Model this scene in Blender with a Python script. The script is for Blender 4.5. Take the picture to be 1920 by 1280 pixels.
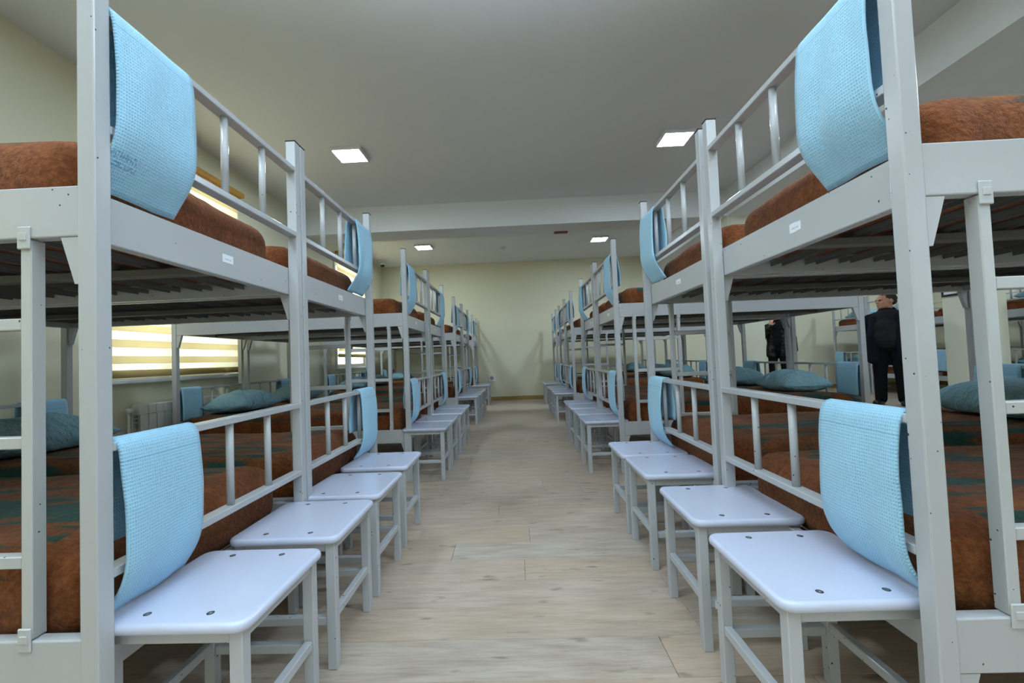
import bpy, bmesh, math, random
from mathutils import Vector, Matrix, noise
random.seed(7)
for o in list(bpy.data.objects): bpy.data.objects.remove(o, do_unlink=True)
scn = bpy.context.scene
COL = scn.collection

# ------------------------------------------------------------------ camera
H = 0.95
PITCH, YAW, ROLL = 0.0345, -0.0267, -0.0395
FPX, CX, CY = 827.7, 945.47, 642.85
cam_d = bpy.data.cameras.new('camera'); cam = bpy.data.objects.new('camera', cam_d); COL.objects.link(cam)
cam_d.sensor_fit = 'HORIZONTAL'; cam_d.sensor_width = 36.0; cam_d.lens = FPX / 1920 * 36
cam_d.shift_x = (960 - CX) / 1920; cam_d.shift_y = (CY - 640) / 1920
cam_d.clip_start = 0.02; cam_d.clip_end = 100
fwd = Vector((math.sin(YAW) * math.cos(PITCH), math.cos(YAW) * math.cos(PITCH), math.sin(PITCH)))
right = Vector((math.cos(YAW), -math.sin(YAW), 0)); up = right.cross(fwd)
r2 = right * math.cos(ROLL) + up * math.sin(ROLL); u2 = -right * math.sin(ROLL) + up * math.cos(ROLL)
m3 = Matrix((r2, u2, -fwd)).transposed()
cam.matrix_world = Matrix.Translation((0, 0, H)) @ m3.to_4x4()
scn.camera = cam

# ------------------------------------------------------------------ world, exposure
w = bpy.data.worlds.new('World'); scn.world = w; w.use_nodes = True
bg = w.node_tree.nodes['Background']; bg.inputs[0].default_value = (0.66, 0.84, 1.0, 1); bg.inputs[1].default_value = 3.8
# the photographer's flash, tilted up and bounced off the ceiling
fl_d = bpy.data.lights.new('camera_flash', 'SPOT'); fl_d.energy = 1000; fl_d.color = (0.72, 0.88, 1.0); fl_d.spot_size = math.radians(120); fl_d.spot_blend = .9; fl_d.shadow_soft_size = .05
fl_o = bpy.data.objects.new('camera_flash', fl_d); COL.objects.link(fl_o); fl_o.location = (0, -.10, 1.12); fl_o.rotation_euler = (math.radians(180), 0, 0)
vs = scn.view_settings
vs.view_transform = 'Standard'; vs.look = 'None'; vs.gamma = 1.0; vs.use_curve_mapping = False
vs.exposure = 0.12
PANEL_STRENGTH = 112.0

# ------------------------------------------------------------------ material helpers
def srgb(r, g, b):
    f = lambda c: (c / 255 / 12.92) if c / 255 <= 0.04045 else ((c / 255 + 0.055) / 1.055) ** 2.4
    return (f(r), f(g), f(b), 1)
class NT:
    def __init__(s, name):
        s.m = bpy.data.materials.new(name); s.m.use_nodes = True; s.t = s.m.node_tree
        s.b = s.t.nodes['Principled BSDF']
    def n(s, typ, **kw):
        x = s.t.nodes.new(typ)
        for k, v in kw.items():
            if k.startswith('i_'):
                key = k[2:]; key = int(key) if key.isdigit() else key.replace('_', ' ')
                x.inputs[key].default_value = v
            else: setattr(x, k, v)
        return x
    def l(s, a, b): s.t.links.new(a, b); return b
    def obj_coords(s, jitter=True):
        tc = s.n('ShaderNodeTexCoord')
        if not jitter: return tc.outputs['Object']
        oi = s.n('ShaderNodeObjectInfo'); mu = s.n('ShaderNodeMath', operation='MULTIPLY'); mu.inputs[1].default_value = 37.0
        s.l(oi.outputs['Random'], mu.inputs[0])
        va = s.n('ShaderNodeVectorMath', operation='ADD'); s.l(tc.outputs['Object'], va.inputs[0]); s.l(mu.outputs[0], va.inputs[1])
        return va.outputs[0]
    def ramp(s, fac, stops):
        r = s.n('ShaderNodeValToRGB'); e = r.color_ramp.elements
        while len(e) > 1: e.remove(e[0])
        e[0].position = stops[0][0]; e[0].color = stops[0][1]
        for p, c in stops[1:]:
            q = e.new(p); q.color = c
        s.l(fac, r.inputs[0]); return r.outputs[0]
    def noise(s, vec, scale, detail=3, rough=.55):
        x = s.n('ShaderNodeTexNoise'); x.inputs['Scale'].default_value = scale; x.inputs['Detail'].default_value = detail
        x.inputs['Roughness'].default_value = rough; s.l(vec, x.inputs['Vector']); return x.outputs['Fac']
    def scale(s, vec, sc):
        x = s.n('ShaderNodeVectorMath', operation='MULTIPLY'); s.l(vec, x.inputs[0]); x.inputs[1].default_value = sc; return x.outputs[0]
    def mix(s, fac, a, b):
        x = s.n('ShaderNodeMix', data_type='RGBA')
        if hasattr(fac, 'is_linked'): s.l(fac, x.inputs[0])
        else: x.inputs[0].default_value = fac
        for v, i in ((a, 6), (b, 7)):
            if hasattr(v, 'is_linked'): s.l(v, x.inputs[i])
            else: x.inputs[i].default_value = v
        return x.outputs[2]
    def math(s, op, a, b=0.0, clamp=False):
        x = s.n('ShaderNodeMath', operation=op); x.use_clamp = clamp
        for v, i in ((a, 0), (b, 1)):
            if hasattr(v, 'is_linked'): s.l(v, x.inputs[i])
            else: x.inputs[i].default_value = v
        return x.outputs[0]
    def bump(s, h, strength=.3, dist=.01):
        x = s.n('ShaderNodeBump'); x.inputs['Strength'].default_value = strength; x.inputs['Distance'].default_value = dist
        s.l(h, x.inputs['Height']); s.l(x.outputs[0], s.b.inputs['Normal'])
    def col(s, c):
        if hasattr(c, 'is_linked'): s.l(c, s.b.inputs['Base Color'])
        else: s.b.inputs['Base Color'].default_value = c
    def rough(s, v, spec=.5):
        s.b.inputs['Roughness'].default_value = v; s.b.inputs['Specular IOR Level'].default_value = spec
def flat(name, c, rough=.5, spec=.4, metal=0):
    t = NT(name); t.col(c); t.rough(rough, spec); t.b.inputs['Metallic'].default_value = metal; return t.m

# painted steel with chips
def paint(name, c, chips=.9, rough=.24):
    t = NT(name); v = t.obj_coords()
    big = t.noise(v, 2.2, 3); base = t.mix(t.math('MULTIPLY', big, .35), c, (c[0] * .86, c[1] * .87, c[2] * .87, 1))
    vo = t.n('ShaderNodeTexVoronoi'); vo.inputs['Scale'].default_value = 40; t.l(v, vo.inputs['Vector'])
    nz = t.noise(v, 5.0, 2)
    warp = t.noise(v, 95, 3)
    dist = t.math('ADD', vo.outputs['Distance'], t.math('MULTIPLY', warp, .36))
    spot = t.math('LESS_THAN', dist, .255); area = t.math('GREATER_THAN', nz, .62 - .1 * chips)
    chip = t.math('MULTIPLY', spot, area)
    t.col(t.mix(chip, base, srgb(74, 66, 62))); t.rough(rough, .5)
    t.bump(t.noise(v, 45, 2), .04, .004)
    return t.m
M = {}
M['paint'] = paint('grey_gloss_paint', srgb(186, 188, 190))
M['stool_paint'] = paint('stool_leg_paint', srgb(187, 190, 194), 1.3)
M['ladder_paint'] = paint('ladder_paint', srgb(190, 192, 192), 1.2)
t = NT('stool_top_enamel'); v = t.obj_coords(); vo = t.n('ShaderNodeTexVoronoi'); vo.inputs['Scale'].default_value = 9; t.l(v, vo.inputs['Vector'])
sp = t.math('MULTIPLY', t.math('LESS_THAN', vo.outputs['Distance'], .03), t.math('GREATER_THAN', t.noise(v, 4), .55))
t.col(t.mix(sp, srgb(201, 207, 228), srgb(90, 88, 92))); t.rough(.2, .5); t.bump(t.noise(v, 14, 1), .03, .01); M['stool_top'] = t.m
M['steel'] = flat('screw_steel', srgb(150, 152, 155), .35, .5, .9)
M['black_plastic'] = flat('black_plastic', srgb(38, 40, 44), .5)
M['slat'] = paint('slat_paint', srgb(104, 104, 101), .4, .5)
def wallmat(name, c):
    t = NT(name); v = t.n('ShaderNodeTexCoord').outputs['Object']
    n1 = t.noise(v, .8, 4); n2 = t.noise(v, 60, 3)
    t.col(t.mix(n1, c, (c[0] * .93, c[1] * .93, c[2] * .91, 1))); t.rough(.75, .25); t.bump(n2, .08, .004); return t.m
M['wall'] = wallmat('cream_wall_paint', srgb(232, 228, 202))
M['ceiling'] = wallmat('ceiling_paint', srgb(233, 236, 240))
M['column'] = wallmat('column_paint', srgb(226, 226, 208))
M['baseboard'] = flat('baseboard_wood', srgb(164, 138, 84), .5)
M['trim'] = flat('window_trim', srgb(228, 222, 196), .5)
M['pvc'] = flat('white_pvc', srgb(225, 228, 230), .35)
# floor planks
t = NT('oak_plank'); tc = t.n('ShaderNodeTexCoord'); v = tc.outputs['Object']
at_ = t.n('ShaderNodeAttribute'); at_.attribute_name = 'plank'; rnd = at_.outputs['Fac']
off = t.n('ShaderNodeCombineXYZ'); t.l(t.math('MULTIPLY', rnd, 31.0), off.inputs[0]); t.l(t.math('MULTIPLY', rnd, 17.0), off.inputs[2])
va = t.n('ShaderNodeVectorMath', operation='ADD'); t.l(v, va.inputs[0]); t.l(off.outputs[0], va.inputs[1]); pv = va.outputs[0]
grain = t.noise(t.scale(pv, (2.4, 21, 1)), 1.7, 7, .66)
wide = t.noise(t.scale(pv, (1.1, 6, 1)), 1.5, 3)
wv = t.n('ShaderNodeTexWave', wave_type='RINGS', rings_direction='Y'); wv.inputs['Scale'].default_value = 1.6; wv.inputs['Distortion'].default_value = 9; wv.inputs['Detail'].default_value = 3; wv.inputs['Detail Scale'].default_value = 1.2
t.l(t.scale(pv, (.55, 5, 1)), wv.inputs['Vector'])
c1 = t.ramp(grain, [(.25, srgb(158, 144, 130)), (.5, srgb(191, 177, 162)), (.75, srgb(208, 196, 182))])
c2 = t.mix(t.math('MULTIPLY', t.math('POWER', wv.outputs['Fac'], 3.0), .34), c1, srgb(158, 142, 126))
c3 = t.mix(t.math('MULTIPLY', rnd, .5), c2, srgb(196, 166, 138))
kn = t.noise(t.scale(pv, (5, 16, 1)), 1.3, 2)
c4 = t.mix(t.math('MULTIPLY', t.math('SUBTRACT', kn, .64, True), 6.0, True), c3, srgb(104, 92, 84))
c5 = t.mix(t.math('MULTIPLY', t.math('SUBTRACT', .45, wide, True), 2.0, True), c4, srgb(152, 141, 131))
fine = t.noise(t.scale(pv, (7, 120, 1)), 1.5, 4, .7)
c6 = t.mix(t.math('MULTIPLY', t.math('SUBTRACT', fine, .5, True), 1.6, True), c5, srgb(128, 108, 92))
t.col(c6); t.rough(.42, .4); t.bump(grain, .12, .003); M['plank'] = t.m
M['subfloor'] = flat('plank_joint', srgb(88, 78, 70), .7)
# towel
def towelmat(name, c, c2):
    t = NT(name); uv = t.n('ShaderNodeTexCoord').outputs['UV']; sx = t.n('ShaderNodeSeparateXYZ'); t.l(uv, sx.inputs[0])
    k = 2 * math.pi / .0062
    a = t.math('SINE', t.math('MULTIPLY', sx.outputs[0], k)); b = t.math('SINE', t.math('MULTIPLY', sx.outputs[1], k * .8))
    g = t.math('MAXIMUM', a, b); g01 = t.math('ADD', t.math('MULTIPLY', g, .5), .5)
    hem = t.math('LESS_THAN', t.math('ABSOLUTE', t.math('SUBTRACT', sx.outputs[1], .075)), .0016)
    col = t.mix(t.math('MULTIPLY', t.math('SUBTRACT', 1.0, g01), .55), c, c2)
    t.col(t.mix(t.math('MULTIPLY', hem, .5), col, c2)); t.rough(.9, .1); t.b.inputs['Sheen Weight'].default_value = .25
    t.bump(t.math('SUBTRACT', g01, t.math('MULTIPLY', hem, 1.5)), .5, .0018); return t.m
M['towel'] = towelmat('light_blue_waffle_cloth', srgb(166, 212, 236), srgb(112, 168, 204))
_mt = M['towel'].copy(); _mt.name = 'stamped_waffle_cloth'; M['towel_stamped'] = _mt
class _W(NT):
    def __init__(s, m): s.m = m; s.t = m.node_tree; s.b = s.t.nodes['Principled BSDF']
t = _W(_mt); uv = t.n('ShaderNodeTexCoord').outputs['UV']; sx = t.n('ShaderNodeSeparateXYZ'); t.l(uv, sx.inputs[0])
inr = lambda v, a, b: t.math('MULTIPLY', t.math('GREATER_THAN', v, a), t.math('LESS_THAN', v, b))
reg = t.math('MULTIPLY', inr(sx.outputs[0], .045, .115), t.math('MAXIMUM', inr(sx.outputs[1], .358, .376), inr(sx.outputs[1], .382, .396)))
ink = t.math('GREATER_THAN', t.noise(t.scale(uv, (150, 110, 1)), 1.0, 1), .5)
src = t.b.inputs['Base Color'].links[0].from_socket
t.col(t.mix(t.math('MULTIPLY', t.math('MULTIPLY', reg, ink), .42), src, srgb(60, 112, 165)))
M['stamp'] = flat('blue_stamp_ink', srgb(46, 92, 140), .9, .1)
# pillow
t = NT('teal_blue_pillowcase'); v = t.obj_coords()
t.col(t.mix(t.noise(v, 5, 3), srgb(150, 186, 196), srgb(124, 163, 176))); t.rough(.85, .15)
t.bump(t.math('ADD', t.noise(t.scale(v, (5, 8, 5)), 2.6, 4, .6), t.math('MULTIPLY', t.noise(v, 220, 1), .05)), .9, .05); M['pillow'] = t.m
# blanket
t = NT('brown_plush_blanket'); tc = t.n('ShaderNodeTexCoord'); v0 = tc.outputs['Object']; v = t.obj_coords()
fuzz = t.noise(v, 75, 4, .7); mid = t.noise(v, 11, 3)
br = t.ramp(t.math('ADD', t.math('MULTIPLY', fuzz, .6), t.math('MULTIPLY', mid, .4)), [(.3, srgb(78, 40, 18)), (.5, srgb(118, 66, 33)), (.7, srgb(150, 92, 52))])
sx = t.n('ShaderNodeSeparateXYZ'); t.l(v0, sx.inputs[0])
pat = t.noise(t.scale(v, (1.5, 7.5, 4)), 1.7, 3, .6)
inside = t.math('MULTIPLY', t.math('GREATER_THAN', sx.outputs[2], .165), t.math('GREATER_THAN', sx.outputs[0], .12))
pm = t.math('MULTIPLY', t.math('MULTIPLY', t.math('SUBTRACT', pat, .5, True), 12.0, True), inside)
pat2 = t.noise(t.scale(v, (2.2, 11, 4)), 1.2, 2)
pm2 = t.math('MULTIPLY', t.math('MULTIPLY', t.math('SUBTRACT', pat2, .55, True), 8.0, True), inside)
cc = t.mix(t.math('MULTIPLY', pm2, .6), br, srgb(150, 92, 36))
t.col(t.mix(t.math('MULTIPLY', pm, .93), cc, t.mix(fuzz, srgb(6, 52, 50), srgb(22, 86, 78)))); t.rough(.95, .08)
t.b.inputs['Sheen Weight'].default_value = .08; t.b.inputs['Sheen Roughness'].default_value = .6
t.bump(t.math('ADD', fuzz, t.math('MULTIPLY', mid, .8)), .7, .012); M['blanket'] = t.m
# lamps
def emit(name, c, s):
    t = NT(name); t.col(c); t.b.inputs['Emission Color'].default_value = c; t.b.inputs['Emission Strength'].default_value = s; t.rough(.4); return t.m
M['diffuser'] = emit('panel_diffuser', (0.70, 0.86, 1.0, 1), PANEL_STRENGTH)
M['lamp_frame'] = flat('lamp_frame_white', srgb(222, 224, 228), .4)
# blinds
def cloth(name, c, trans, rough=.9):
    t = NT(name); out = t.t.nodes['Material Output']; tr = t.n('ShaderNodeBsdfTranslucent'); tr.inputs[0].default_value = c
    v = t.n('ShaderNodeTexCoord').outputs['Object']; t.col(t.mix(t.noise(t.scale(v, (1, 4, 160)), 2, 2), c, (c[0] * .88, c[1] * .87, c[2] * .82, 1))); t.rough(rough, .1)
    ms = t.n('ShaderNodeMixShader'); ms.inputs[0].default_value = trans; t.l(t.b.outputs[0], ms.inputs[1]); t.l(tr.outputs[0], ms.inputs[2]); t.l(ms.outputs[0], out.inputs[0]); return t.m
M['blind_dim'] = cloth('blind_cream_band', srgb(252, 236, 196), .62)
M['blind_sheer'] = cloth('blind_sheer_band', srgb(255, 246, 214), .75)
_m = M['blind_sheer'].node_tree; _o = _m.nodes['Material Output']; _src = _o.inputs[0].links[0].from_socket
_tp = _m.nodes.new('ShaderNodeBsdfTransparent'); _tp.inputs[0].default_value = (1, .97, .88, 1); _mx = _m.nodes.new('ShaderNodeMixShader'); _mx.inputs[0].default_value = .4
_m.links.new(_src, _mx.inputs[1]); _m.links.new(_tp.outputs[0], _mx.inputs[2]); _m.links.new(_mx.outputs[0], _o.inputs[0])
M['blind_bar'] = cloth('blind_bottom_bar', srgb(214, 190, 134), .15)
t = NT('window_glass'); out = t.t.nodes['Material Output']; tp = t.n('ShaderNodeBsdfTransparent'); gl = t.n('ShaderNodeBsdfGlossy'); gl.inputs['Roughness'].default_value = .02
ms = t.n('ShaderNodeMixShader'); ms.inputs[0].default_value = .07; t.l(tp.outputs[0], ms.inputs[1]); t.l(gl.outputs[0], ms.inputs[2]); t.l(ms.outputs[0], out.inputs[0]); M['glass'] = t.m
M['golden'] = flat('varnished_pine', srgb(196, 148, 70), .4)
M['radiator'] = flat('radiator_enamel', srgb(222, 222, 216), .35)
t = NT('sticker_paper'); uv = t.n('ShaderNodeTexCoord').outputs['Generated']; sx = t.n('ShaderNodeSeparateXYZ'); t.l(uv, sx.inputs[0])
ln = t.math('MULTIPLY', t.math('LESS_THAN', t.math('ABSOLUTE', t.math('SUBTRACT', sx.outputs[2], .42)), .1), t.math('LESS_THAN', t.math('ABSOLUTE', t.math('SUBTRACT', sx.outputs[1], .5)), .3))
nz = t.math('GREATER_THAN', t.noise(t.scale(uv, (1, 40, 1)), 1.0, 1), .47)
t.col(t.mix(t.math('MULTIPLY', t.math('MULTIPLY', ln, nz), .5), srgb(232, 238, 245), srgb(120, 130, 145))); t.rough(.6); M['sticker'] = t.m
M['skin'] = flat('skin', srgb(190, 140, 116), .6, .3)
M['hair'] = flat('short_grey_black_hair', srgb(58, 54, 52), .8, .2)
M['navy'] = flat('navy_wool', srgb(24, 25, 33), .9, .15)
M['charcoal'] = flat('charcoal_knit', srgb(40, 40, 42), .95, .1)
M['black_cloth'] = flat('black_cloth', srgb(19, 19, 21), .9, .1)
M['shoe'] = flat('black_leather', srgb(16, 15, 15), .35, .5)
t = NT('dark_camouflage'); v = t.obj_coords(); t.col(t.ramp(t.noise(v, 16, 3), [(.4, srgb(22, 23, 24)), (.52, srgb(44, 45, 44)), (.62, srgb(66, 66, 64))])); t.rough(.9, .1); M['camo'] = t.m
M['eye'] = flat('eye', srgb(30, 24, 22), .2)
M['print'] = flat('white_print', srgb(236, 240, 246), .5)
M['dark_frame'] = flat('dark_frame', srgb(36, 40, 50), .4)
M['brown_sign'] = flat('brown_plate', srgb(118, 66, 48), .6)
M['smoked'] = flat('smoked_dome', srgb(26, 26, 28), .1, .6)

# ------------------------------------------------------------------ mesh helpers
class MB:
    def __init__(s): s.bm = bmesh.new()
    def box(s, x0, x1, y0, y1, z0, z1, bev=0.0, seg=1):
        r = bmesh.ops.create_cube(s.bm, size=1)
        for q in r['verts']:
            q.co = Vector(((x0 + x1) / 2 + q.co.x * (x1 - x0), (y0 + y1) / 2 + q.co.y * (y1 - y0), (z0 + z1) / 2 + q.co.z * (z1 - z0)))
        if bev:
            es = set(e for q in r['verts'] for e in q.link_edges)
            bmesh.ops.bevel(s.bm, geom=list(es), offset=bev, segments=seg, affect='EDGES', profile=.5)
        return s
    def cyl(s, p0, p1, r0, r1=None, seg=12):
        p0, p1 = Vector(p0), Vector(p1); r1 = r0 if r1 is None else r1
        d = p1 - p0; q = d.to_track_quat('Z', 'Y').to_matrix().to_4x4()
        bmesh.ops.create_cone(s.bm, cap_ends=True, segments=seg, radius1=r0, radius2=r1, depth=d.length, matrix=Matrix.Translation((p0 + p1) / 2) @ q)
        return s
    def sph(s, c, r, seg=12, ring=8, rot=None):
        r = Vector(r) if hasattr(r, '__len__') else Vector((r, r, r))
        mm = Matrix.Translation(c) @ (rot.to_4x4() if rot else Matrix()) @ Matrix.Diagonal((*r, 1))
        bmesh.ops.create_uvsphere(s.bm, u_segments=seg, v_segments=ring, radius=1, matrix=mm); return s
    def cap(s, p0, p1, r0, r1=None, seg=12):
        r1 = r0 if r1 is None else r1
        s.cyl(p0, p1, r0, r1, seg); s.sph(p0, r0, seg, 8); s.sph(p1, r1, seg, 8); return s
    def poly(s, pts, vec):
        vs_ = [s.bm.verts.new(p) for p in pts]; f = s.bm.faces.new(vs_)
        e = bmesh.ops.extrude_face_region(s.bm, geom=[f]); bmesh.ops.translate(s.bm, vec=vec, verts=[q for q in e['geom'] if isinstance(q, bmesh.types.BMVert)])
        bmesh.ops.recalc_face_normals(s.bm, faces=s.bm.faces); return s
    def mesh(s, name, mat, smooth=False):
        me = bpy.data.meshes.new(name); s.bm.to_mesh(me); s.bm.free(); me.materials.append(M[mat])
        if smooth: me.polygons.foreach_set('use_smooth', [True] * len(me.polygons))
        return me
    def build(s, name, mat, parent=None, smooth=False): return link(name, s.mesh(name, mat, smooth), parent)
def link(name, me, parent=None, loc=(0, 0, 0)):
    o = bpy.data.objects.new(name, me); COL.objects.link(o); o.location = loc
    if parent: o.parent = parent
    return o
def empty(name, loc=(0, 0, 0), rz=0):
    o = bpy.data.objects.new(name, None); COL.objects.link(o); o.location = loc; o.rotation_euler = (0, 0, rz); o.empty_display_size = .1; return o
def tag(o, label, cat, group=None):
    o['label'] = label; o['category'] = cat
    if group: o['group'] = group
    return o
def struct(o): o['kind'] = 'structure'; return o
KIDS = {}
def dup(o, parent=None):
    c = o.copy(); COL.objects.link(c)
    if parent: c.parent = parent
    for ch in o.children: dup(ch, c)
    return c
def children_snapshot(): pass

# ------------------------------------------------------------------ setting
XL, XR, YF, YB, CZ = -3.05, 9.25, -2.7, 10.08, 3.15
fl = struct(MB().box(XL - .3, XR + .3, YF - .3, YB + .3, -.10, -.009).build('floor', 'subfloor'))
# planks: rows across the aisle
PW, PL, PT = .196, 1.38, .009
def plank_mesh(mb, x0, x1, y0, y1, dz):
    g = .0006
    mb.box(x0 + g, x1 - g, y0 + g, y1 - g, -PT, dz, .0008)
far = bmesh.new(); flay = far.faces.layers.float.new('plank')
row = 0; y = .55; near_n = 0
rng = random.Random(3)
def far_quad(x0, x1, y0, y1, val):
    g = .0006
    q = [far.verts.new(p) for p in ((x0 + g, y0 + g, 0), (x1 - g, y0 + g, 0), (x1 - g, y1 - g, 0), (x0 + g, y1 - g, 0))]
    f = far.faces.new(q); f[flay] = val
yy = y - PW * 22
rows = []
while yy < YB:
    rows.append(yy); yy += PW
for y0 in rows:
    y1 = min(y0 + PW, YB); 
    if y1 <= YF: continue
    y0c = max(y0, YF)
    x = XL - rng.random() * PL
    while x < XR:
        x0, x1 = max(x, XL), min(x + PL, XR); x += PL
        if x1 - x0 < .01: continue
        val = rng.random()
        vis = .75 < (y0c + y1) / 2 < 5.0 and abs((x0 + x1) / 2) < 3.2
        if vis:
            mb = MB(); cx, cy = (x0 + x1) / 2, (y0c + y1) / 2
            mb.box(x0 + .0006, x1 - .0006, y0c + .0006, y1 - .0006, -PT, rng.uniform(-.0002, .0002), .0008)
            me = mb.mesh('plank', 'plank'); a = me.attributes.new('plank', 'FLOAT', 'FACE'); a.data.foreach_set('value', [val] * len(me.polygons))
            link('plank', me, fl); near_n += 1
        else: far_quad(x0, x1, y0c, y1, val)
me = bpy.data.meshes.new('far_planks'); far.to_mesh(me); far.free(); me.materials.append(M['plank'])
fp = link('far_planks', me, fl); fp['kind'] = 'stuff'

struct(MB().box(XL - .3, XR + .3, YF - .3, YB + .3, CZ, CZ + .2).build('ceiling', 'ceiling'))
struct(MB().box(XL - .3, XR + .3, YB, YB + .3, 0, CZ).build('wall_back', 'wall'))
FWINS = [(3.7, 5.45)]
mb = MB(); x = XL - .3
for a, b in FWINS:
    mb.box(x, a, YF - .3, YF, 0, CZ); mb.box(a, b, YF - .3, YF, 0, .9); mb.box(a, b, YF - .3, YF, 2.8, CZ); x = b
mb.box(x, XR + .3, YF - .3, YF, 0, CZ); struct(mb.build('wall_front', 'wall'))
for i, (a, b) in enumerate(FWINS):
    c = (a + b) / 2; Y0, Y1 = YF - .2, YF - .14
    fr = MB().box(a, b, Y0, Y1, .9, .96, .004).box(a, b, Y0, Y1, 2.74, 2.8, .004).box(a, a + .06, Y0, Y1, .96, 2.74, .004).box(b - .06, b, Y0, Y1, .96, 2.74, .004).box(c - .045, c + .045, Y0, Y1, .96, 2.74, .004)
    wo = struct(fr.build('window_4', 'pvc'))
    for p0, p1 in ((a + .06, c - .045), (c + .045, b - .06)): MB().box(p0, p1, YF - .175, YF - .165, .96, 2.74).build('pane', 'glass', wo)
    MB().box(a - .05, b + .05, YF - .13, YF + .06, .865, .9, .008).build('window_sill', 'pvc', wo)
struct(MB().box(XR, XR + .3, YF, YB, 0, CZ).build('wall_right', 'wall'))
WINS = [(-.85, .9), (3.17, 4.75), (7.42, 9.17)]; WZ0, WZ1 = .90, 2.80
mb = MB(); y = YF
for a, b in WINS:
    mb.box(XL - .3, XL, y, a, 0, CZ); mb.box(XL - .3, XL, a, b, 0, WZ0); mb.box(XL - .3, XL, a, b, WZ1, CZ); y = b
mb.box(XL - .3, XL, y, YB, 0, CZ); struct(mb.build('wall_left', 'wall'))
struct(MB().box(XL, XR, 6.10, 6.57, 2.79, CZ).build('trim_1', 'ceiling'))        # cross beam
struct(MB().box(2.97, 3.40, YF, 6.10, 2.785, CZ).box(2.97, 3.40, 6.57, YB, 2.785, CZ).build('trim_2', 'ceiling'))   # long beam
struct(MB().box(6.20, 6.62, YF, 6.10, 2.785, CZ).box(6.20, 6.62, 6.57, YB, 2.785, CZ).build('trim_3', 'ceiling'))
struct(MB().box(2.975, 3.395, 6.105, 6.565, 0, 2.79).build('trim_4', 'column'))
struct(MB().box(6.205, 6.615, 6.105, 6.565, 0, 2.79).build('trim_5', 'column'))
struct(MB().box(XL, XR, YB - .018, YB, 0, .085, .004).build('baseboard_back', 'baseboard'))
struct(MB().box(XL, XL + .018, YF, YB - .018, 0, .085, .004).build('baseboard_left', 'baseboard'))
struct(MB().box(XR - .018, XR, YF, YB - .018, 0, .085, .004).build('baseboard_right', 'baseboard'))
# windows with blinds
wl = ['white plastic window in the left wall nearest the camera', 'white plastic window behind the striped blind beside the bunk beds', 'white plastic window in the left wall near the far corner']
bl = ['cream striped roller blind on the window nearest the camera', 'cream striped roller blind glowing above the white radiator', 'cream striped roller blind, half raised, near the far left corner']
for i, (a, b) in enumerate(WINS):
    fr = MB(); X0, X1 = XL - .20, XL - .14
    fr.box(X0, X1, a, b, WZ0, WZ0 + .06, .004).box(X0, X1, a, b, WZ1 - .06, WZ1, .004).box(X0, X1, a, a + .06, WZ0 + .06, WZ1 - .06, .004).box(X0, X1, b - .06, b, WZ0 + .06, WZ1 - .06, .004)
    c = (a + b) / 2; fr.box(X0, X1, c - .045, c + .045, WZ0 + .06, WZ1 - .06, .004)
    wo = struct(fr.build('window_%d' % (i + 1), 'pvc'))
    for p0, p1 in ((a + .06, c - .045), (c + .045, b - .06)):
        MB().box(XL - .175, XL - .165, p0, p1, WZ0 + .06, WZ1 - .06).build('pane', 'glass', wo)
    MB().box(XL - .13, XL + .06, a - .05, b + .05, WZ0 - .035, WZ0, .008).build('window_sill', 'pvc', wo)
    for q0, q1 in ((a - .055, a), (b, b + .065)):
        MB().box(XL, XL + .018, q0, q1, WZ0, WZ1, .004).build('casing', 'trim', wo)
    MB().box(XL, XL + .018, a - .055, b + .065, WZ1, WZ1 + .075, .004).build('casing', 'trim', wo)
    root = tag(empty('roller_blind', (XL + .035, a, 0)), bl[i], 'blind', 'roller blinds on the left wall')
    W = b - a
    MB().box(-.012, .05, -.03, W + .05, 2.845, 2.895, .008, 2).build('valance', 'golden', root)
    z = WZ0 + .055 if i < 2 else 1.12
    zb = z; k = 0
    sheer = MB().box(-.0016, .0016, .01, W - .01, 0, .071).mesh('sheer_band', 'blind_sheer')
    dim = MB().box(.003, .0065, .01, W - .01, 0, .059).mesh('cream_band', 'blind_dim')
    while z < 2.80:
        link('sheer_band', sheer, root, (0, 0, z)); link('cream_band', dim, root, (0, 0, z + .068)); z += .126
    MB().cyl((.006, .01, zb - .012), (.006, W - .01, zb - .012), .030, None, 16).build('bottom_bar', 'blind_bar', root, True)

# ------------------------------------------------------------------ lamps, ceiling devices
def panel(x, y, label):
    r = tag(empty('ceiling_light', (x, y, CZ)), label, 'ceiling light', 'square ceiling lights')
    f = MB()
    f.box(-.155, .155, -.155, -.135, -.034, 0, .004).box(-.155, .155, .135, .155, -.034, 0, .004).box(-.155, -.135, -.135, .135, -.034, 0, .004).box(.135, .155, -.135, .135, -.034, 0, .004)
    f.build('frame', 'lamp_frame', r)
    MB().box(-.134, .134, -.134, .134, -.030, -.012).build('diffuser', 'diffuser', r)
for x, y, lb in [(-1.65, 4.49, 'lit square ceiling light over the left beds, before the beam'), (1.71, 4.50, 'lit square ceiling light over the right beds, before the beam'),
                 (-1.69, 8.33, 'lit square ceiling light beyond the beam on the left'), (1.65, 8.33, 'lit square ceiling light beyond the beam on the right'),
                 (-1.65, .75, 'lit square ceiling light above the nearest left bed'), (1.70, .75, 'lit square ceiling light above the nearest right bed'),
                 (4.8, 4.5, 'lit square ceiling light over the second aisle, before the beam'), (4.8, 8.33, 'lit square ceiling light over the second aisle, beyond the beam'), (4.8, .75, 'lit square ceiling light over the second aisle nearest the camera'),
                 (7.7, 4.5, 'lit square ceiling light over the far right beds, before the beam'), (7.7, 8.33, 'lit square ceiling light over the far right beds, beyond the beam')]:
    panel(x, y, lb)
dc = tag(empty('dome_camera', (-2.80, 9.35, CZ)), 'white dome security camera under the ceiling near the far left corner', 'camera')
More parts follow.
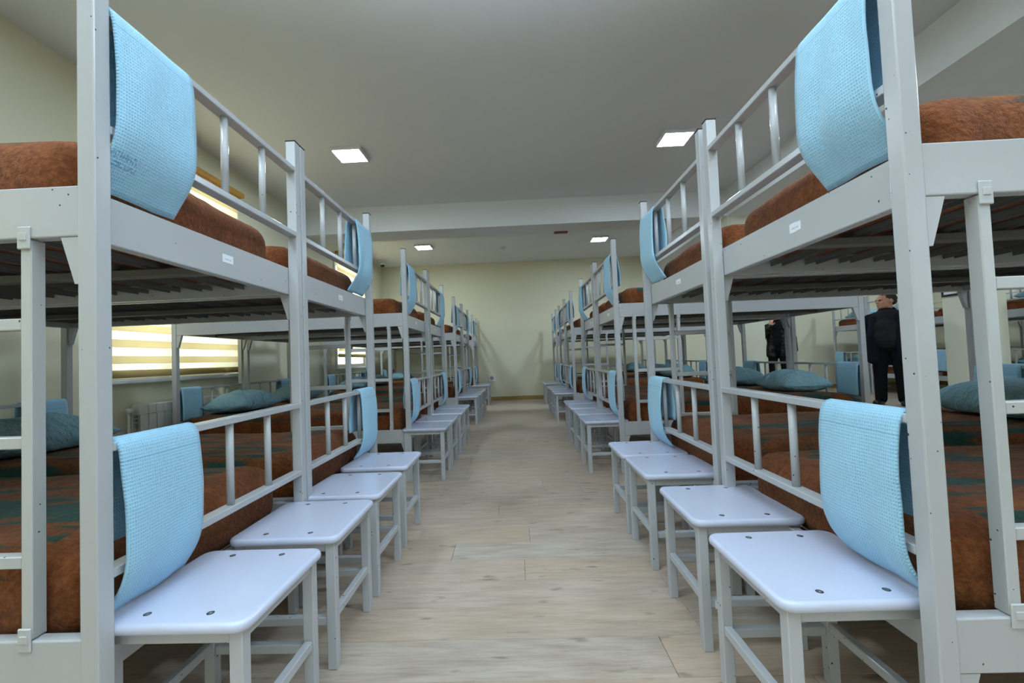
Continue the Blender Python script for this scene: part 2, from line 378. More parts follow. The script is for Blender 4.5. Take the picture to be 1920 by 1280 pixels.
MB().cyl((0, 0, -.035), (0, 0, 0), .075, .08, 20).build('base', 'pvc', dc, True)
MB().cyl((0, 0, -.10), (0, 0, -.035), .062, .055, 20).build('housing', 'pvc', dc, True)
MB().sph((0, 0, -.10), (.048, .048, .045), 20, 12).build('dome', 'smoked', dc, True)
sd = tag(empty('smoke_detector', (-.19, 8.67, CZ)), 'small white round smoke detector on the far ceiling', 'smoke detector')
MB().cyl((0, 0, -.018), (0, 0, 0), .05, .052, 20).build('base', 'pvc', sd, True)
MB().cyl((0, 0, -.05), (0, 0, -.018), .028, .042, 20).build('sensor_head', 'lamp_frame', sd, True)
bs = tag(empty('sign_plate', (.73, 6.5, 2.79)), 'small brown plate under the back edge of the ceiling beam', 'sign')
MB().box(-.1, .1, -.02, .06, -.016, 0, .002).build('plate', 'brown_sign', bs)
so = tag(empty('wall_socket', (-.585, YB, .51)), 'white double power socket low on the far wall', 'socket')
MB().box(-.085, .085, -.012, 0, -.075, .075, .006, 2).build('plate', 'pvc', so)
for dx in (-.0,):
    MB().cyl((dx, -.013, 0), (dx, -.0118, 0), .042, None, 20).build('outlet', 'steel', so)
# radiator
rd = tag(empty('radiator', (XL + .04, 3.36, .16)), 'white sectional radiator under the striped blind', 'radiator')
sec = MB()
sec.box(0, .08, .002, .076, .02, .07, .006).box(0, .08, .002, .076, .46, .54, .006).box(.0, .012, .004, .074, .07, .46).box(.068, .08, .004, .074, .07, .46, .003)
for zz in (.40, .43): sec.box(.012, .068, .004, .074, zz, zz + .006)
sec.box(.03, .05, .030, .048, .07, .46)
sm = sec.mesh('section', 'radiator')
for k in range(15): link('section', sm, rd, (0, k * .08, 0))
MB().cyl((.04, -.06, .50), (.04, .004, .50), .014).cyl((.04, -.06, .50), (.04, -.06, -.16), .010).build('supply_pipe', 'radiator', rd, True)
MB().cyl((.04, -.075, .50), (.04, -.035, .50), .022, .018, 14).build('valve', 'pvc', rd, True)

# ------------------------------------------------------------------ bunk bed
LEN, WB, S = 1.954, .90, .0385
ZT = 1.873
UPZ = (1.243, 1.352); LOZ = (.302, .408)
RAILS = {'uo': 1.745, 'ui': 1.477, 'lo': .783, 'li': .516}
def make_bunk():
    b = empty('bunk_bed')
    cap_m = MB().box(-.0015, S + .0015, -.0015, S + .0015, 0, .004, .001).mesh('post_cap', 'black_plastic')
    post_m = MB().box(0, S, 0, S, 0, ZT, .003, 2).mesh('post', 'paint')
    for px in (0, LEN - S):
        for py in (0, WB - S):
            p = link('post', post_m, b, (px, py, 0)); link('post_cap', cap_m, p, (0, 0, ZT))
    for z0, z1 in (UPZ, LOZ):
        for y0 in (.004, WB - .034):
            MB().box(S, LEN - S, y0, y0 + .03, z0, z1, .003, 2).build('side_board', 'paint', b)
    for k, x0 in enumerate((S + .001, LEN - S - .031)):
        MB().box(x0, x0 + .03, .0345, WB - .0345, *UPZ, .003, 2).build('end_board', 'paint', b)
        MB().box(x0, x0 + .03, .0345, WB - .0345, LOZ[0], .383, .003, 2).build('end_board', 'paint', b)
    rail_m = MB().box(0, S, S, WB - S, 0, .02, .002).mesh('guard_rail', 'paint')
    bar_u = MB().cyl((0, 0, 0), (0, 0, RAILS['uo'] - RAILS['ui'] - .02), .0112, None, 12).mesh('guard_bar', 'paint', True)
    bar_l = MB().cyl((0, 0, 0), (0, 0, RAILS['lo'] - RAILS['li'] - .02), .0112, None, 12).mesh('guard_bar', 'paint', True)
    for x0 in (0, LEN - S):
        for z in RAILS.values(): link('guard_rail', rail_m, b, (x0, 0, z))
        for k in (1, 2, 3):
            yb = S + (WB - 2 * S) * k / 4
            link('guard_bar', bar_u, b, (x0 + S / 2, yb, RAILS['ui'] + .02)); link('guard_bar', bar_l, b, (x0 + S / 2, yb, RAILS['li'] + .02))
    # centre beam and slats under each mattress
    for z in (UPZ[0], LOZ[0]): MB().box(S + .031, LEN - S - .031, WB / 2 - .02, WB / 2 + .02, z + .003, z + .026, .002).build('center_beam', 'slat', b)
    sl = MB().box(-.023, .023, .034, WB - .034, 0, .003).box(-.023, -.020, .034, WB - .034, -.012, 0).box(.020, .023, .034, WB - .034, -.012, 0).mesh('slat', 'slat')
    n = 14
    for k in range(n): link('slat', sl, b, (S + .075 + k * (LEN - 2 * S - .15) / (n - 1), 0, UPZ[0] + .040))
    for k in range(0, n, 2): link('slat', sl, b, (S + .075 + k * (LEN - 2 * S - .15) / (n - 1), 0, LOZ[0] + .040))
    # brackets
    def br(name, x, y, dx, dy, z, hh=.10):
        wd = .042
        if dx: pts = [(x, y, z), (x + dx * wd, y, z), (x + dx * .012, y, z - hh), (x, y, z - hh)]; vec = (0, .022 if y < WB / 2 else -.022, 0)
        else: pts = [(x, y, z), (x, y + dy * wd, z), (x, y + dy * .012, z - hh), (x, y, z - hh)]; vec = (.022 if x < LEN / 2 else -.022, 0, 0)
        MB().poly(pts, vec).build('bracket', 'paint', b)
    for x, dx in ((S, 1), (LEN - S, -1)):
        for y, dy in ((.006, 1), (WB - .006, -1)):
            br('b', x, y, dx, 0, UPZ[0] - .001); br('b', x, y, dx, 0, LOZ[0] - .001)
    return b
bunk_proto = make_bunk()
ROWS = {}
LX, RX = .8735, .7959
left_y = [.894, 1.802, 3.545, 4.505, 6.40, 7.345, 9.10]
right_y = [.899, 1.835, 3.545, 4.495, 6.36, 7.27, 8.80]
row3_y = [8.85, 7.90, 6.62, 5.64]
ordw = ['nearest', 'second', 'third', 'fourth', 'fifth', 'sixth', 'farthest']
beds = []   # (row, index, origin, rot, outer_is_low_y, name)
for i, y in enumerate(left_y): beds.append(('left', i, Vector((-LX, y + WB, 0)), math.pi, i % 2 == 0, '%s bed of the left row' % ordw[i]))
for i, y in enumerate(right_y): beds.append(('right', i, Vector((RX, y, 0)), 0.0, i % 2 == 0, '%s bed of the right row' % ordw[i]))
n3 = ['farthest bed of the row behind the standing man', 'bed behind the standing man', 'bed behind the right column', 'rightmost bed, past the column']
for i, y in enumerate(row3_y): beds.append(('side', i, Vector((6.87 + LEN, y + WB, 0)), math.pi, i in (1, 3), n3[i]))
def P(bed, x, y, z):
    c, s_ = math.cos(bed[3]), math.sin(bed[3]); o = bed[2]
    return Vector((o.x + c * x - s_ * y, o.y + s_ * x + c * y, z))
def put(o, bed, x=0, y=0, z=0, rz=0): o.location = P(bed, x, y, z); o.rotation_euler = (0, 0, bed[3] + rz); return o
used = False
stick = MB().box(-.0012, 0, -.026, .026, -.013, .013).mesh('label_sticker', 'sticker')
for bed in beds:
    o = bunk_proto if not used else dup(bunk_proto); used = True
    put(o, bed)
    if bed[0] == 'side': lb = 'pale grey steel bunk bed, ' + bed[5].replace('bed', 'one', 1) if bed[5].startswith('bed') else 'pale grey steel bunk bed, ' + bed[5]
    else: lb = 'pale grey steel bunk bed, %s along the %s of the aisle' % (ordw[bed[1]], bed[0])
    tag(o, lb, 'bunk bed', 'steel bunk beds')
    if bed[0] != 'side' and bed[1] < 4:
        eb = [c for c in o.children if c.name.startswith('end_board')][0]
        ly = WB - .487 if bed[0] == 'left' else .42
        st = link('label_sticker', stick, eb, (S + .001, ly, 1.302))
        if bed[0] == 'right' and bed[1] == 0: st.scale = (1, .55, 1.1)
bpy.context.view_layer.update()

# ------------------------------------------------------------------ bedding
def noise3(p, s): return noise.noise(Vector(p) * s)
def mattress_mesh(seed, lx=1.80, ly=.805, lz=.205, flip=False):
    bm = bmesh.new(); bmesh.ops.create_cube(bm, size=1)
    def cut(axis, n):
        for k in range(1, n):
            c = Vector((0, 0, 0)); c[axis] = -.5 + k / n; nn = Vector((0, 0, 0)); nn[axis] = 1
            bmesh.ops.bisect_plane(bm, geom=bm.verts[:] + bm.edges[:] + bm.faces[:], plane_co=c, plane_no=nn)
    cut(0, 40); cut(1, 22); cut(2, 8)
    h = Vector((lx / 2, ly / 2, lz / 2)); off = Vector((seed * 7.3, seed * 3.1, seed * 1.7))
    for q in bm.verts:
        p = Vector((q.co.x * lx, q.co.y * ly, q.co.z * lz)); r = .075
        # concentrate on rounded box
        rr = Vector((r, r, min(r, lz / 2 - .002)))
        c = Vector([max(-h[i] + rr[i], min(h[i] - rr[i], p[i])) for i in range(3)]); d = p - c
        if d.length > 1e-6:
            e = Vector((d.x / rr.x, d.y / rr.y, d.z / rr.z)); mx = max(abs(e.x), abs(e.y), abs(e.z)); e = e.normalized() * mx
            p = c + Vector((e.x * rr.x, e.y * rr.y, e.z * rr.z))
        w1 = noise.noise(p * 2.3 + off); w2 = noise.noise(Vector((p.x * 5, p.y * 9, p.z * 4)) + off); w3 = noise.noise(p * 19 + off)
        topw = max(0, p.z / h.z)
        nrm = Vector((p.x / h.x, p.y / h.y, 0))
        p.z += (topw ** 2) * (.014 * w1 + .006 * w2 + .002 * w3)
        edge = max(abs(nrm.x), abs(nrm.y))
        if p.z > -h.z * .7 and edge > .93:
            fold = noise.noise(Vector((p.x * 6, p.y * 6, p.z * 2.5)) + off)
            k = .009 * fold + .003 * w3
            if abs(nrm.x) > .93: p.x += k * math.copysign(1, p.x)
            if abs(nrm.y) > .93: p.y += min(k, .004) * math.copysign(1, p.y)
        q.co = p + Vector((lx / 2, ly / 2, lz / 2))
    me = bpy.data.meshes.new('mattress'); bm.to_mesh(me); bm.free(); me.materials.append(M['blanket'])
    me.polygons.foreach_set('use_smooth', [True] * len(me.polygons)); return me
mats_u = [mattress_mesh(s) for s in (1, 2, 3)]; mats_l = [mattress_mesh(s, lz=.225) for s in (4, 5, 6)]
rng = random.Random(11)
for bi, bed in enumerate(beds):
    for lev, z in (('upper', UPZ[0] + .0445), ('lower', LOZ[0] + .0445)):
        me = (mats_u if lev == 'upper' else mats_l)[(bi * 2 + (lev == 'lower')) % 3]
        o = link('mattress', me); put(o, bed, S + .05, .0475, z)
        sc = rng.uniform(.96, 1.0); o.scale = (1, 1, (1.08 if lev == 'upper' else 1.0) if bi == 0 else sc)
        tag(o, 'brown plush blanket wrapped mattress, %s level, %s' % (lev, bed[5]), 'mattress', 'blanket wrapped mattresses')
def pillow_mesh(seed, lx=.40, ly=.60, t=.20):
    bm = bmesh.new(); n = 22; off = Vector((seed * 5.1, seed * 2.3, seed)); top = {}; bot = {}
    for i in range(n + 1):
        for j in range(n + 1):
            u, v = -1 + 2 * i / n, -1 + 2 * j / n
            k = (1 - abs(u) ** 2.6) ** .62 * (1 - abs(v) ** 2.6) ** .62
            pin = 1 - .10 * (abs(u) ** 2) * (1 - abs(v) ** 3) ; pin2 = 1 - .07 * (abs(v) ** 2) * (1 - abs(u) ** 3)
            x, y = u * lx / 2 * pin2 * (1 - .05 * (1 - abs(v))), v * ly / 2 * pin
            wr = noise.noise(Vector((x * 6, y * 11, seed))) * .022 + noise.noise(Vector((x * 17, y * 24, seed * 2))) * .010
            zt = k * t * .62 + wr * k ** .5 + .006; zb = -k * t * .38
            top[i, j] = bm.verts.new((x, y, zt))
            edge = i in (0, n) or j in (0, n)
            bot[i, j] = top[i, j] if edge else bm.verts.new((x, y, max(zb, -.045)))
    for i in range(n):
        for j in range(n):
            bm.faces.new((top[i, j], top[i + 1, j], top[i + 1, j + 1], top[i, j + 1]))
            try: bm.faces.new((bot[i, j], bot[i, j + 1], bot[i + 1, j + 1], bot[i + 1, j]))
            except ValueError: pass
    bmesh.ops.recalc_face_normals(bm, faces=bm.faces)
    me = bpy.data.meshes.new('pillow'); bm.to_mesh(me); bm.free(); me.materials.append(M['pillow'])
    me.polygons.foreach_set('use_smooth', [True] * len(me.polygons)); return me
pils = [pillow_mesh(s) for s in (1, 2, 3)]
ZLM = LOZ[0] + .0445 + .225
for bi, bed in enumerate(beds):
    levs = [('lower', ZLM)] + ([('upper', UPZ[0] + .0445 + .2)] if bed[0] == 'side' else [])
    for lev, z in levs:
        o = link('pillow', pils[bi % 3]); put(o, bed, LEN - S - .275, WB / 2 + rng.uniform(-.04, .04), z + .047, rng.uniform(-.12, .12))
        o.rotation_euler[1] = rng.uniform(-.03, .06) * (1 if bed[3] == 0 else 1)
        tag(o, 'teal blue pillow, %s level, %s' % (lev, bed[5]), 'pillow', 'teal blue pillows')

# ------------------------------------------------------------------ towels
def towel_mesh(front, back, width, seed, lean=0.0):
    # profile is a polyline (x, z) from the back hem over the rail to the front hem; rail top centre is the origin
    pts = [Vector((x, 0, z)) for x, z in back] + [Vector((x, 0, z)) for x, z in front]
    # resample
    segs = []; tot = 0
    for a, b_ in zip(pts, pts[1:]): segs.append((tot, a, b_)); tot += (b_ - a).length
    n = 44; ny = 14; prof = []
    for k in range(n + 1):
        s_ = tot * k / n
        for st, a, b_ in segs:
            L_ = (b_ - a).length
            if s_ <= st + L_ + 1e-9: prof.append((s_, a.lerp(b_, (s_ - st) / L_))); break
    # smooth
    pv = [p.copy() for _, p in prof]
    for _ in range(2): pv = [pv[0]] + [(pv[i - 1] + pv[i] * 2 + pv[i + 1]) / 4 for i in range(1, n)] + [pv[n]]
    top = max(range(n + 1), key=lambda i: pv[i].z); stop = prof[top][0]
    bm = bmesh.new(); uvl = bm.loops.layers.uv.new('UVMap'); g = {}; uvs = {}
    for k in range(n + 1):
        d = (prof[k][0] - stop); t_ = abs(d) / .45
        for j in range(ny + 1):
            v = j / ny; y = (v - .5) * width * (1 + .03 * t_ * math.sin(seed * 3)) + lean * t_
            wob = noise.noise(Vector((y * 9, d * 5, seed * 4.4))) * .010 * min(1, t_ * 2.5) + .006 * math.sin(y * 22 + seed) * min(1, t_ * 1.5)
            g[k, j] = bm.verts.new((pv[k].x - abs(wob) * (1 if d > 0 else -1) * 1.0, y, pv[k].z + noise.noise(Vector((y * 5, seed, d))) * .006 * min(1, t_ * 2))); uvs[k, j] = (y, d)
    for k in range(n):
        for j in range(ny):
            f = bm.faces.new((g[k, j], g[k + 1, j], g[k + 1, j + 1], g[k, j + 1])); f.smooth = True
            for lp, key in zip(f.loops, ((k, j), (k + 1, j), (k + 1, j + 1), (k, j + 1))): lp[uvl].uv = uvs[key]
    # thickness
    bmesh.ops.recalc_face_normals(bm, faces=bm.faces)
    geo = bmesh.ops.solidify(bm, geom=bm.faces[:], thickness=.007)
    bmesh.ops.recalc_face_normals(bm, faces=bm.faces)
    me = bpy.data.meshes.new('towel'); bm.to_mesh(me); bm.free(); me.materials.append(M['towel'])
    me.polygons.foreach_set('use_smooth', [True] * len(me.polygons)); return me
def prof(depth, end_in, backlen):
    # x<0 is the aisle side; rail spans x -.0193..+.0193, z -.02..0
    front = [(0, .011), (-.016, .010), (-.028, -.004), (-.033, -.05), (-.038, -.14), (-.037, -.22), (-.034, -.275), (-.018, -.325), (end_in, -depth)]
    back = [(.040, -backlen), (.042, -.16), (.034, -.05), (.030, -.005), (.018, .009)]
    return front, back
TU, TL = [], []
for s_ in (1, 2, 3):
    f_, b_ = prof(.405, .034, .262); TU.append(towel_mesh(f_, b_, .235, s_, .004 * (s_ - 2)))
    f_, b_ = prof(.375, .020, .232); TL.append(towel_mesh(f_, b_, .235, s_ + 5, .003 * (s_ - 2)))
TH = [towel_mesh([(0, .011), (-.016, .010), (-.028, -.004), (-.034, -.08), (-.036, -.26)], [(.036, -.34), (.036, -.16), (.034, -.05), (.030, -.005), (.018, .009)], .235, s_, 0) for s_ in (9, 10)]
for bi, bed in enumerate(beds):
    low_outer = bed[4]
    ly = .162 if (low_outer == (bed[3] == 0)) else WB - .162
    side = bed[0]
    if side != 'side':
        for lev, z, ms_ in (('upper', RAILS['uo'] + .02, TU), ('lower', RAILS['lo'] + .02, TL)):
            tm = ms_[bi % 3]
            if bi == 0 and lev == 'upper': tm = tm.copy(); tm.materials[0] = M['towel_stamped']
            o = link('towel', tm); put(o, bed, S / 2, ly + rng.uniform(-.008, .008), z)
            tag(o, 'light blue waffle towel on the %s foot rail, %s' % (lev, bed[5]), 'towel', 'towels folded over the foot rails')
    o = link('towel', TH[bi % 2]); put(o, bed, LEN - S / 2, ly, RAILS['lo'] + .02)
    tag(o, 'light blue towel, lower head rail, %s' % bed[5], 'towel', 'towels folded over the head rails')

# ------------------------------------------------------------------ ladders
def make_ladder():
    b = empty('bunk_ladder'); z0, z1 = LOZ[1] + .001, UPZ[0] - .001
    rm = MB().box(0, .024, .002, .032, z0, z1, .002).mesh('ladder_rail', 'ladder_paint'); hk = MB().box(-.002, .026, -.004, .0008, -.022, .026, .002).box(.004, .020, -.006, -.002, -.004, .012, .001).mesh('hook', 'ladder_paint')
    for x in (0, .35):
        r = link('ladder_rail', rm, b, (x, 0, 0)); link('hook', hk, r, (0, 0, z1)); link('hook', hk, r, (0, 0, z0))
    rg = MB().box(.024, .35, .004, .030, -.0125, .0125, .002).mesh('rung', 'ladder_paint')
    for z in (1.062, .812, .565): link('rung', rg, b, (0, 0, z))
    return b
lad0 = make_ladder(); first = True
for bed in beds:
    if bed[0] == 'side': continue
    o = lad0 if first else dup(lad0); first = False
    low_local = (bed[4] == (bed[3] == 0))    # outer side is local y = 0
    if low_local: put(o, bed, .145, .004, 0)
    else: put(o, bed, .145 + .374, WB - .004, 0, math.pi)
    tag(o, 'pale grey steel ladder hooked on the %s' % bed[5], 'ladder', 'bunk ladders')

# ------------------------------------------------------------------ stools
def make_stool():
    b = empty('stool'); hx, hy = .178, .190; zt = .415
    # seat with rounded corners
    bm = bmesh.new(); pts = []; r = .035
    for cx, cy, a0 in ((hx - r, hy - r, 0), (-hx + r, hy - r, 90), (-hx + r, -hy + r, 180), (hx - r, -hy + r, 270)):
        for k in range(7):
            a = math.radians(a0 + k * 15); pts.append((cx + r * math.cos(a), cy + r * math.sin(a)))
    vs_ = [bm.verts.new((x, y, zt - .024)) for x, y in pts]; f = bm.faces.new(vs_)
    e = bmesh.ops.extrude_face_region(bm, geom=[f]); bmesh.ops.translate(bm, vec=(0, 0, .024), verts=[q for q in e['geom'] if isinstance(q, bmesh.types.BMVert)])
    bmesh.ops.recalc_face_normals(bm, faces=bm.faces)
    ed = [q for q in bm.edges if abs(q.verts[0].co.z - q.verts[1].co.z) < 1e-6 and len(q.link_faces) == 2]
    bmesh.ops.bevel(bm, geom=ed, offset=.010, segments=3, affect='EDGES', profile=.5)
    me = bpy.data.meshes.new('seat'); bm.to_mesh(me); bm.free(); me.materials.append(M['stool_top'])
    seat = link('seat', me, b)
    for p in me.polygons: p.use_smooth = abs(p.normal.z) < .999
    sc = MB().cyl((0, 0, zt - .002), (0, 0, zt + .0012), .0066, .0058, 14).sph((0, 0, zt + .001), (.004, .004, .0012), 8, 4).mesh('screw', 'steel')
    rg = MB().cyl((0, 0, zt - .001), (0, 0, zt + .0004), .0080, None, 14).mesh('washer', 'black_plastic')
    for sx_ in (-.072, .072):
        for sy_ in (-.145, .145): q = link('screw', sc, seat, (sx_, sy_, 0)); link('washer', rg, seat, (sx_, sy_, 0))
    lx, ly = .160, .172; lw = .030
    leg = MB().box(-lw / 2, lw / 2, -lw / 2, lw / 2, 0, zt - .025, .002).mesh('leg', 'stool_paint')
    for sx_ in (-1, 1):
        for sy_ in (-1, 1): link('leg', leg, b, (sx_ * (lx - lw / 2), sy_ * (ly - lw / 2), 0))
    ax = MB().box(-lx + lw, lx - lw, -.011, .011, zt - .052, zt - .025, .002).mesh('apron', 'stool_paint'); ay = MB().box(-.011, .011, -ly + lw, ly - lw, zt - .052, zt - .025, .002).mesh('apron', 'stool_paint')
    s1 = MB().box(-lx + lw, lx - lw, -.011, .011, .135, .160, .002).mesh('stretcher', 'stool_paint'); s2 = MB().box(-.011, .011, -ly + lw, ly - lw, .148, .173, .002).mesh('stretcher', 'stool_paint')
    for sg in (-1, 1):
        link('apron', ax, b, (0, sg * (ly - lw / 2), 0)); link('apron', ay, b, (sg * (lx - lw / 2), 0, 0))
        link('stretcher', s1, b, (0, sg * (ly - lw / 2), 0)); link('stretcher', s2, b, (sg * (lx - lw / 2), 0, 0))
    return b
st0 = make_stool(); first = True
ords = ['nearest', 'second', 'third', 'fourth', 'fifth', 'sixth', 'seventh', 'eighth', 'ninth', 'tenth', 'eleventh', 'twelfth', 'thirteenth', 'farthest']
stl = [1.12, 1.565, 1.99, 2.46, 3.71, 4.15, 4.66, 5.13, 6.60, 7.02, 7.52, 7.98, 9.22, 9.70]
strr = [1.145, 1.61, 2.15, 2.545, 3.78, 4.25, 4.72, 5.17, 6.60, 7.02, 7.48, 7.92, 9.02, 9.46]
for side, ys in (('left', stl), ('right', strr)):
    for i, y in enumerate(ys):
        o = st0 if first else dup(st0); first = False
        x = (-.762 if side == 'left' else .712) + rng.uniform(-.006, .006)
        o.location = (x, y, 0); o.rotation_euler = (0, 0, rng.uniform(-.02, .02) + (math.pi if rng.random() < .5 else 0))
        tag(o, 'glossy lavender white stool, %s along the %s side of the aisle' % (ords[i], side), 'stool', 'stools along the aisle')
        if side == 'right' and i == 1:
            o.rotation_euler = (0, 0, -.012)
            q = [c for c in o.children if c.name.startswith('stretcher')]
            q = [c for c in q if abs(c.location.y) > .1 and c.location.y < 0][0]
            MB().box(-.118, -.085, -.0125, -.0112, .132, .158, .0004).build('paper_tag', 'sticker', q)

# ------------------------------------------------------------------ picture on the right column
pf = tag(empty('picture_frame', (6.205, 6.33, 1.98)), 'framed white notice hanging on the right column', 'picture')
MB().box(-.02, 0, -.22, .22, -.40, -.37, .002).box(-.02, 0, -.22, .22, .37, .40, .002).box(-.02, 0, -.22, -.12, -.37, .37, .002).box(-.02, 0, .19, .22, -.37, .37, .002).build('frame', 'dark_frame', pf)
MB().box(-.012, -.002, -.12, .19, -.37, .37).build('print', 'print', pf)
MB().box(-.024, -.0005, -.262, -.221, -.405, .405, .003).build('gilt_edge', 'golden', pf)

# ------------------------------------------------------------------ people
def remesh(mb, name, mat, parent, voxel=.012, smooth=4):
    me = bpy.data.meshes.new(name); mb.bm.to_mesh(me); mb.bm.free()
    o = bpy.data.objects.new('tmp', me); COL.objects.link(o)
    r = o.modifiers.new('r', 'REMESH'); r.mode = 'VOXEL'; r.voxel_size = voxel
    s_ = o.modifiers.new('s', 'SMOOTH'); s_.iterations = smooth; s_.factor = .5
    bpy.context.view_layer.update()
    dg = bpy.context.evaluated_depsgraph_get(); nm = bpy.data.meshes.new_from_object(o.evaluated_get(dg)); nm.name = name
    bpy.data.objects.remove(o, do_unlink=True); nm.materials.clear(); nm.materials.append(M[mat])
    nm.polygons.foreach_set('use_smooth', [True] * len(nm.polygons))
    return link(name, nm, parent)
def hand(mb, wrist, d, side, curl=.35):
    """palm and five fingers; d = pointing direction, side = thumb direction"""
    d = Vector(d).normalized(); side = Vector(side); side = (side - d * side.dot(d)).normalized(); nrm = d.cross(side)
    w0 = Vector(wrist); pc = w0 + d * .05
    mb.sph(pc, (.022, .042, .052), 12, 8, rot=Matrix((nrm, side, d)).transposed())
    for k, (o_, L_) in enumerate(((.030, .068), (.010, .078), (-.011, .072), (-.031, .056))):
        a = w0 + d * .088 + side * o_; b_ = a + (d * .9 + nrm * curl).normalized() * L_ * .55; c = b_ + (d * .5 + nrm * (curl + .6)).normalized() * L_ * .5
        mb.cap(a, b_, .0095, .009, 8); mb.cap(b_, c, .009, .0075, 8)
    a = w0 + d * .03 + side * .030; b_ = a + (d * .6 + side * .7 + nrm * .2).normalized() * .04; c = b_ + (d * .9 + side * .15 + nrm * .3).normalized() * .03
    mb.cap(a, b_, .012, .010, 8); mb.cap(b_, c, .010, .008, 8)
def person(name, label, loc, rz, ht, head_yaw, outer, inner, arms, belly=0.0, hair_mat='hair', open_coat=True, hem=.70, wide=1.0):
    root = tag(empty(name, loc, rz), label, 'person'); k = ht / 1.72
    V = lambda x, y, z: Vector((x, y, z)) * k
    hy = Matrix.Rotation(head_yaw, 3, 'Z'); hc = V(0, -.015, 1.595)
    HS = 1.08
    Hd = lambda x, y, z: hc + hy @ V(x * HS, y * HS, z * HS)
    b = MB()
    # skull, jaw, neck, face (front = -Y)
    R3 = hy
    b.sph(Hd(0, .012, .025), V(.083, .104, .098), 20, 14, R3); b.sph(Hd(0, -.035, -.045), V(.064, .064, .066), 16, 12, R3); b.sph(Hd(0, -.068, -.088), V(.034, .028, .024), 12, 8, R3)
    b.cap(Hd(0, -.086, .012), Hd(0, -.102, -.022), .011 * k, .015 * k, 10)
    for sg in (-1, 1):
        b.sph(Hd(sg * .032, -.078, .022), V(.026, .016, .010), 10, 6, R3); b.sph(Hd(sg * .080, .012, -.012), V(.010, .020, .032), 10, 8, R3); b.sph(Hd(sg * .045, -.055, -.028), V(.024, .026, .024), 10, 8, R3)
        b.sph(Hd(sg * .012, -.105, -.026), V(.012, .010, .009), 8, 6, R3)
    b.sph(Hd(0, -.096, -.052), V(.026, .011, .007), 10, 6, R3); b.sph(Hd(0, -.094, -.066), V(.023, .011, .008), 10, 6, R3)
    b.cap(V(0, .012, 1.42), Hd(0, .015, -.04), .058 * k, .056 * k, 14)
    # trunk, legs
    b.sph(V(0, 0, 1.28), V(.17, .10, .16), 16, 12); b.sph(V(0, -.01, 1.08), V(.15, .11, .16), 16, 12); b.sph(V(0, 0, .92), V(.155, .11, .12), 16, 12)
    for sg in (-1, 1):
        b.cap(V(sg * .09, 0, .90), V(sg * .105, -.005, .48), .078 * k, .052 * k, 12); b.cap(V(sg * .105, -.005, .48), V(sg * .115, .012, .09), .050 * k, .036 * k, 12)
        b.cap(V(sg * .115, .01, .06), V(sg * .135, -.13, .035), .034 * k, .028 * k, 10)
    for sg, (el, wr, dr, th) in zip((-1, 1), arms):
        sh = V(sg * .175, .010, 1.335); el, wr = V(*el), V(*wr)
        b.cap(V(sg * .07, .012, 1.375), sh, .050 * k, .048 * k, 10); b.cap(sh, el, .048 * k, .040 * k, 10); b.cap(el, wr, .038 * k, .026 * k, 10); hand(b, wr, dr, th)
    remesh(b, 'body', 'skin', root, .0065, 3)
    # eyes and hair
    for sg in (-1, 1): MB().sph(Hd(sg * .031, -.089, .008), V(.011, .007, .007), 10, 6, R3).build('eye', 'eye', root, True)
    h = MB(); h.sph(Hd(0, .020, .036), V(.0865, .1045, .0945), 20, 14, R3); h.sph(Hd(0, .060, -.01), V(.070, .058, .060), 14, 10, R3)
    ho = h; bm = ho.bm
    kill = []
    inv = hy.inverted()
    for q in bm.verts:
        p = inv @ (q.co - hc) / k
        if p.y < -.045 and p.z < .075 or (p.y < .0 and p.z < .01): kill.append(q)
    bmesh.ops.delete(bm, geom=kill, context='VERTS'); h.build('hair', hair_mat, root, True)
    # inner shirt
    s_ = MB(); s_.sph(V(0, -.03, 1.30), V(.175, .120, .17), 18, 12); s_.sph(V(0, -.035 - belly * .4, 1.17), V(.168, .128 + belly * .7, .17), 18, 12); s_.sph(V(0, -.035 - belly * .5, 1.05), V(.168, .130 + belly, .17), 18, 12); s_.sph(V(0, -.01 - belly * .4, .95), V(.165, .122 + belly * .7, .10), 18, 12)
    s_.cap(V(0, .01, 1.40), V(0, .005, 1.485), .068 * k, .063 * k, 14); remesh(s_, 'sweater', inner, root, .010, 14)
    # trousers
    tr = MB(); tr.sph(V(0, 0, .90), V(.172, .128, .12), 18, 12)
    for sg in (-1, 1):
        tr.cap(V(sg * .09, 0, .88), V(sg * .108, -.005, .48), .100 * k, .075 * k, 14); tr.cap(V(sg * .108, -.005, .48), V(sg * .118, .008, .085), .074 * k, .066 * k, 14)
    remesh(tr, 'trousers', 'black_cloth', root, .010, 3)
    # shoes
    for sg in (-1, 1):
        sh_ = MB(); sh_.cap(V(sg * .118, .035, .048), V(sg * .142, -.15, .040), .047 * k, .043 * k, 12); sh_.sph(V(sg * .118, .02, .085), V(.050, .055, .045), 12, 8)
        for q in sh_.bm.verts: q.co.z = max(q.co.z, .0)
        so_ = remesh(sh_, 'shoe', 'shoe', root, .010, 2)
    # coat: back, shoulders, sleeves, two front panels
    c = MB(); c.sph(V(0, .045, 1.29), V(.215, .105, .165), 18, 12); c.sph(V(0, .055, 1.10), V(.205, .10, .20), 18, 12)
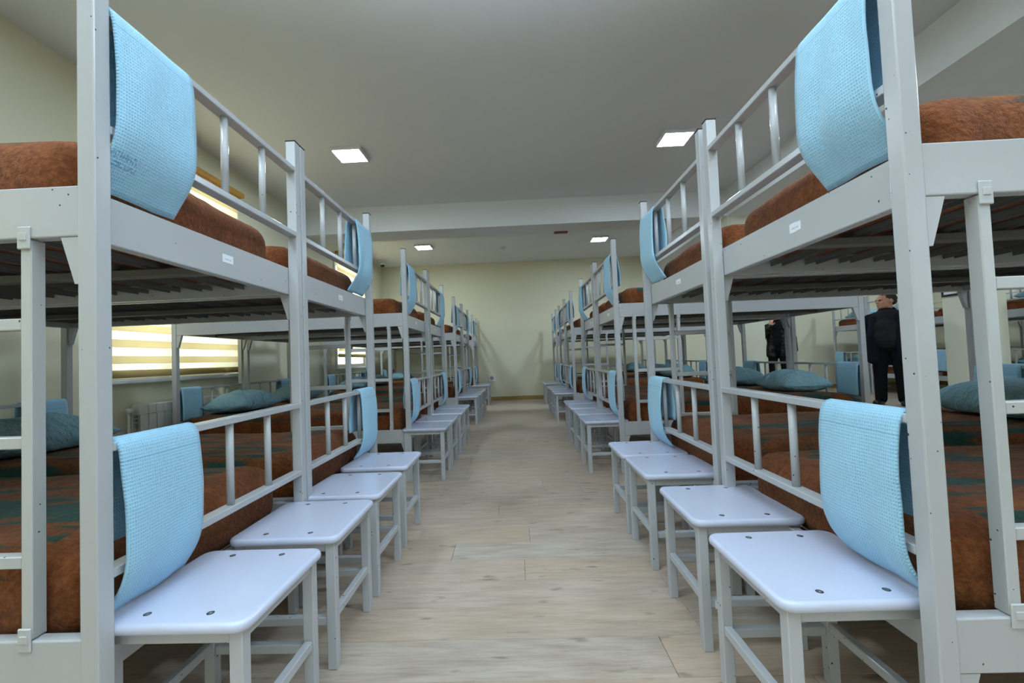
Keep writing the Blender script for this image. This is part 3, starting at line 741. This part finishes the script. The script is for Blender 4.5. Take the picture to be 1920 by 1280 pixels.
    c.cap(V(-.14, .02, 1.355), V(-.04, .02, 1.40), .070 * k, .066 * k, 12); c.cap(V(.04, .02, 1.40), V(.14, .02, 1.355), .066 * k, .070 * k, 12)
    c.cap(V(-.10, .05, 1.0), V(-.12, .05, hem), .10 * k, .105 * k, 12); c.cap(V(.10, .05, 1.0), V(.12, .05, hem), .10 * k, .105 * k, 12); c.cap(V(0, .07, 1.0), V(0, .08, hem), .095 * k, .10 * k, 12)
    gap = .115 if open_coat else .055
    for sg in (-1, 1):
        c.cap(V(sg * gap, -.075, 1.33), V(sg * (gap + .03), -.085 - belly, 1.05), .060 * k, .066 * k, 12); c.cap(V(sg * (gap + .03), -.085 - belly, 1.05), V(sg * (gap + .045), -.055 - belly * .5, hem), .066 * k, .072 * k, 12)
        c.cap(V(sg * .06, .02, 1.47), V(sg * .10, -.06, 1.36), .030 * k, .036 * k, 10)
    for sg, (el, wr, dr, th) in zip((-1, 1), arms):
        sh = V(sg * .185, .010, 1.335); el, wr = V(*el), V(*wr)
        c.cap(sh, el, .076 * k, .066 * k, 12); c.cap(el, el.lerp(wr, .95), .064 * k, .052 * k, 12)
    remesh(c, 'coat', outer, root, .011, 7)
    root.scale = (wide, 1.06, 1)
    return root
arms1 = [((-.265, .03, 1.10), (-.275, -.02, .845), (0, -.10, -1), (.25, -1, 0)), ((.27, .03, 1.10), (.28, -.03, .845), (0, -.10, -1), (-.25, -1, 0))]
person('person', 'man in a dark navy coat and black trousers standing and looking left', (5.75, 6.975, 0), math.radians(-50), 1.73, math.radians(-48), 'navy', 'charcoal', arms1, .045, wide=1.16)
arms2 = [((-.26, -.06, 1.13), (-.10, -.20, 1.36), (.15, .02, 1), (1, 0, 0)), ((.265, .03, 1.10), (.285, -.03, .85), (0, -.08, -1), (-.25, -1, 0))]
person('person', 'man in a dark patterned jacket partly hidden behind a column', (5.42, 9.30, 0), math.radians(-32), 1.76, math.radians(-15), 'camo', 'black_cloth', arms2, 0.0, 'hair', False, .80)
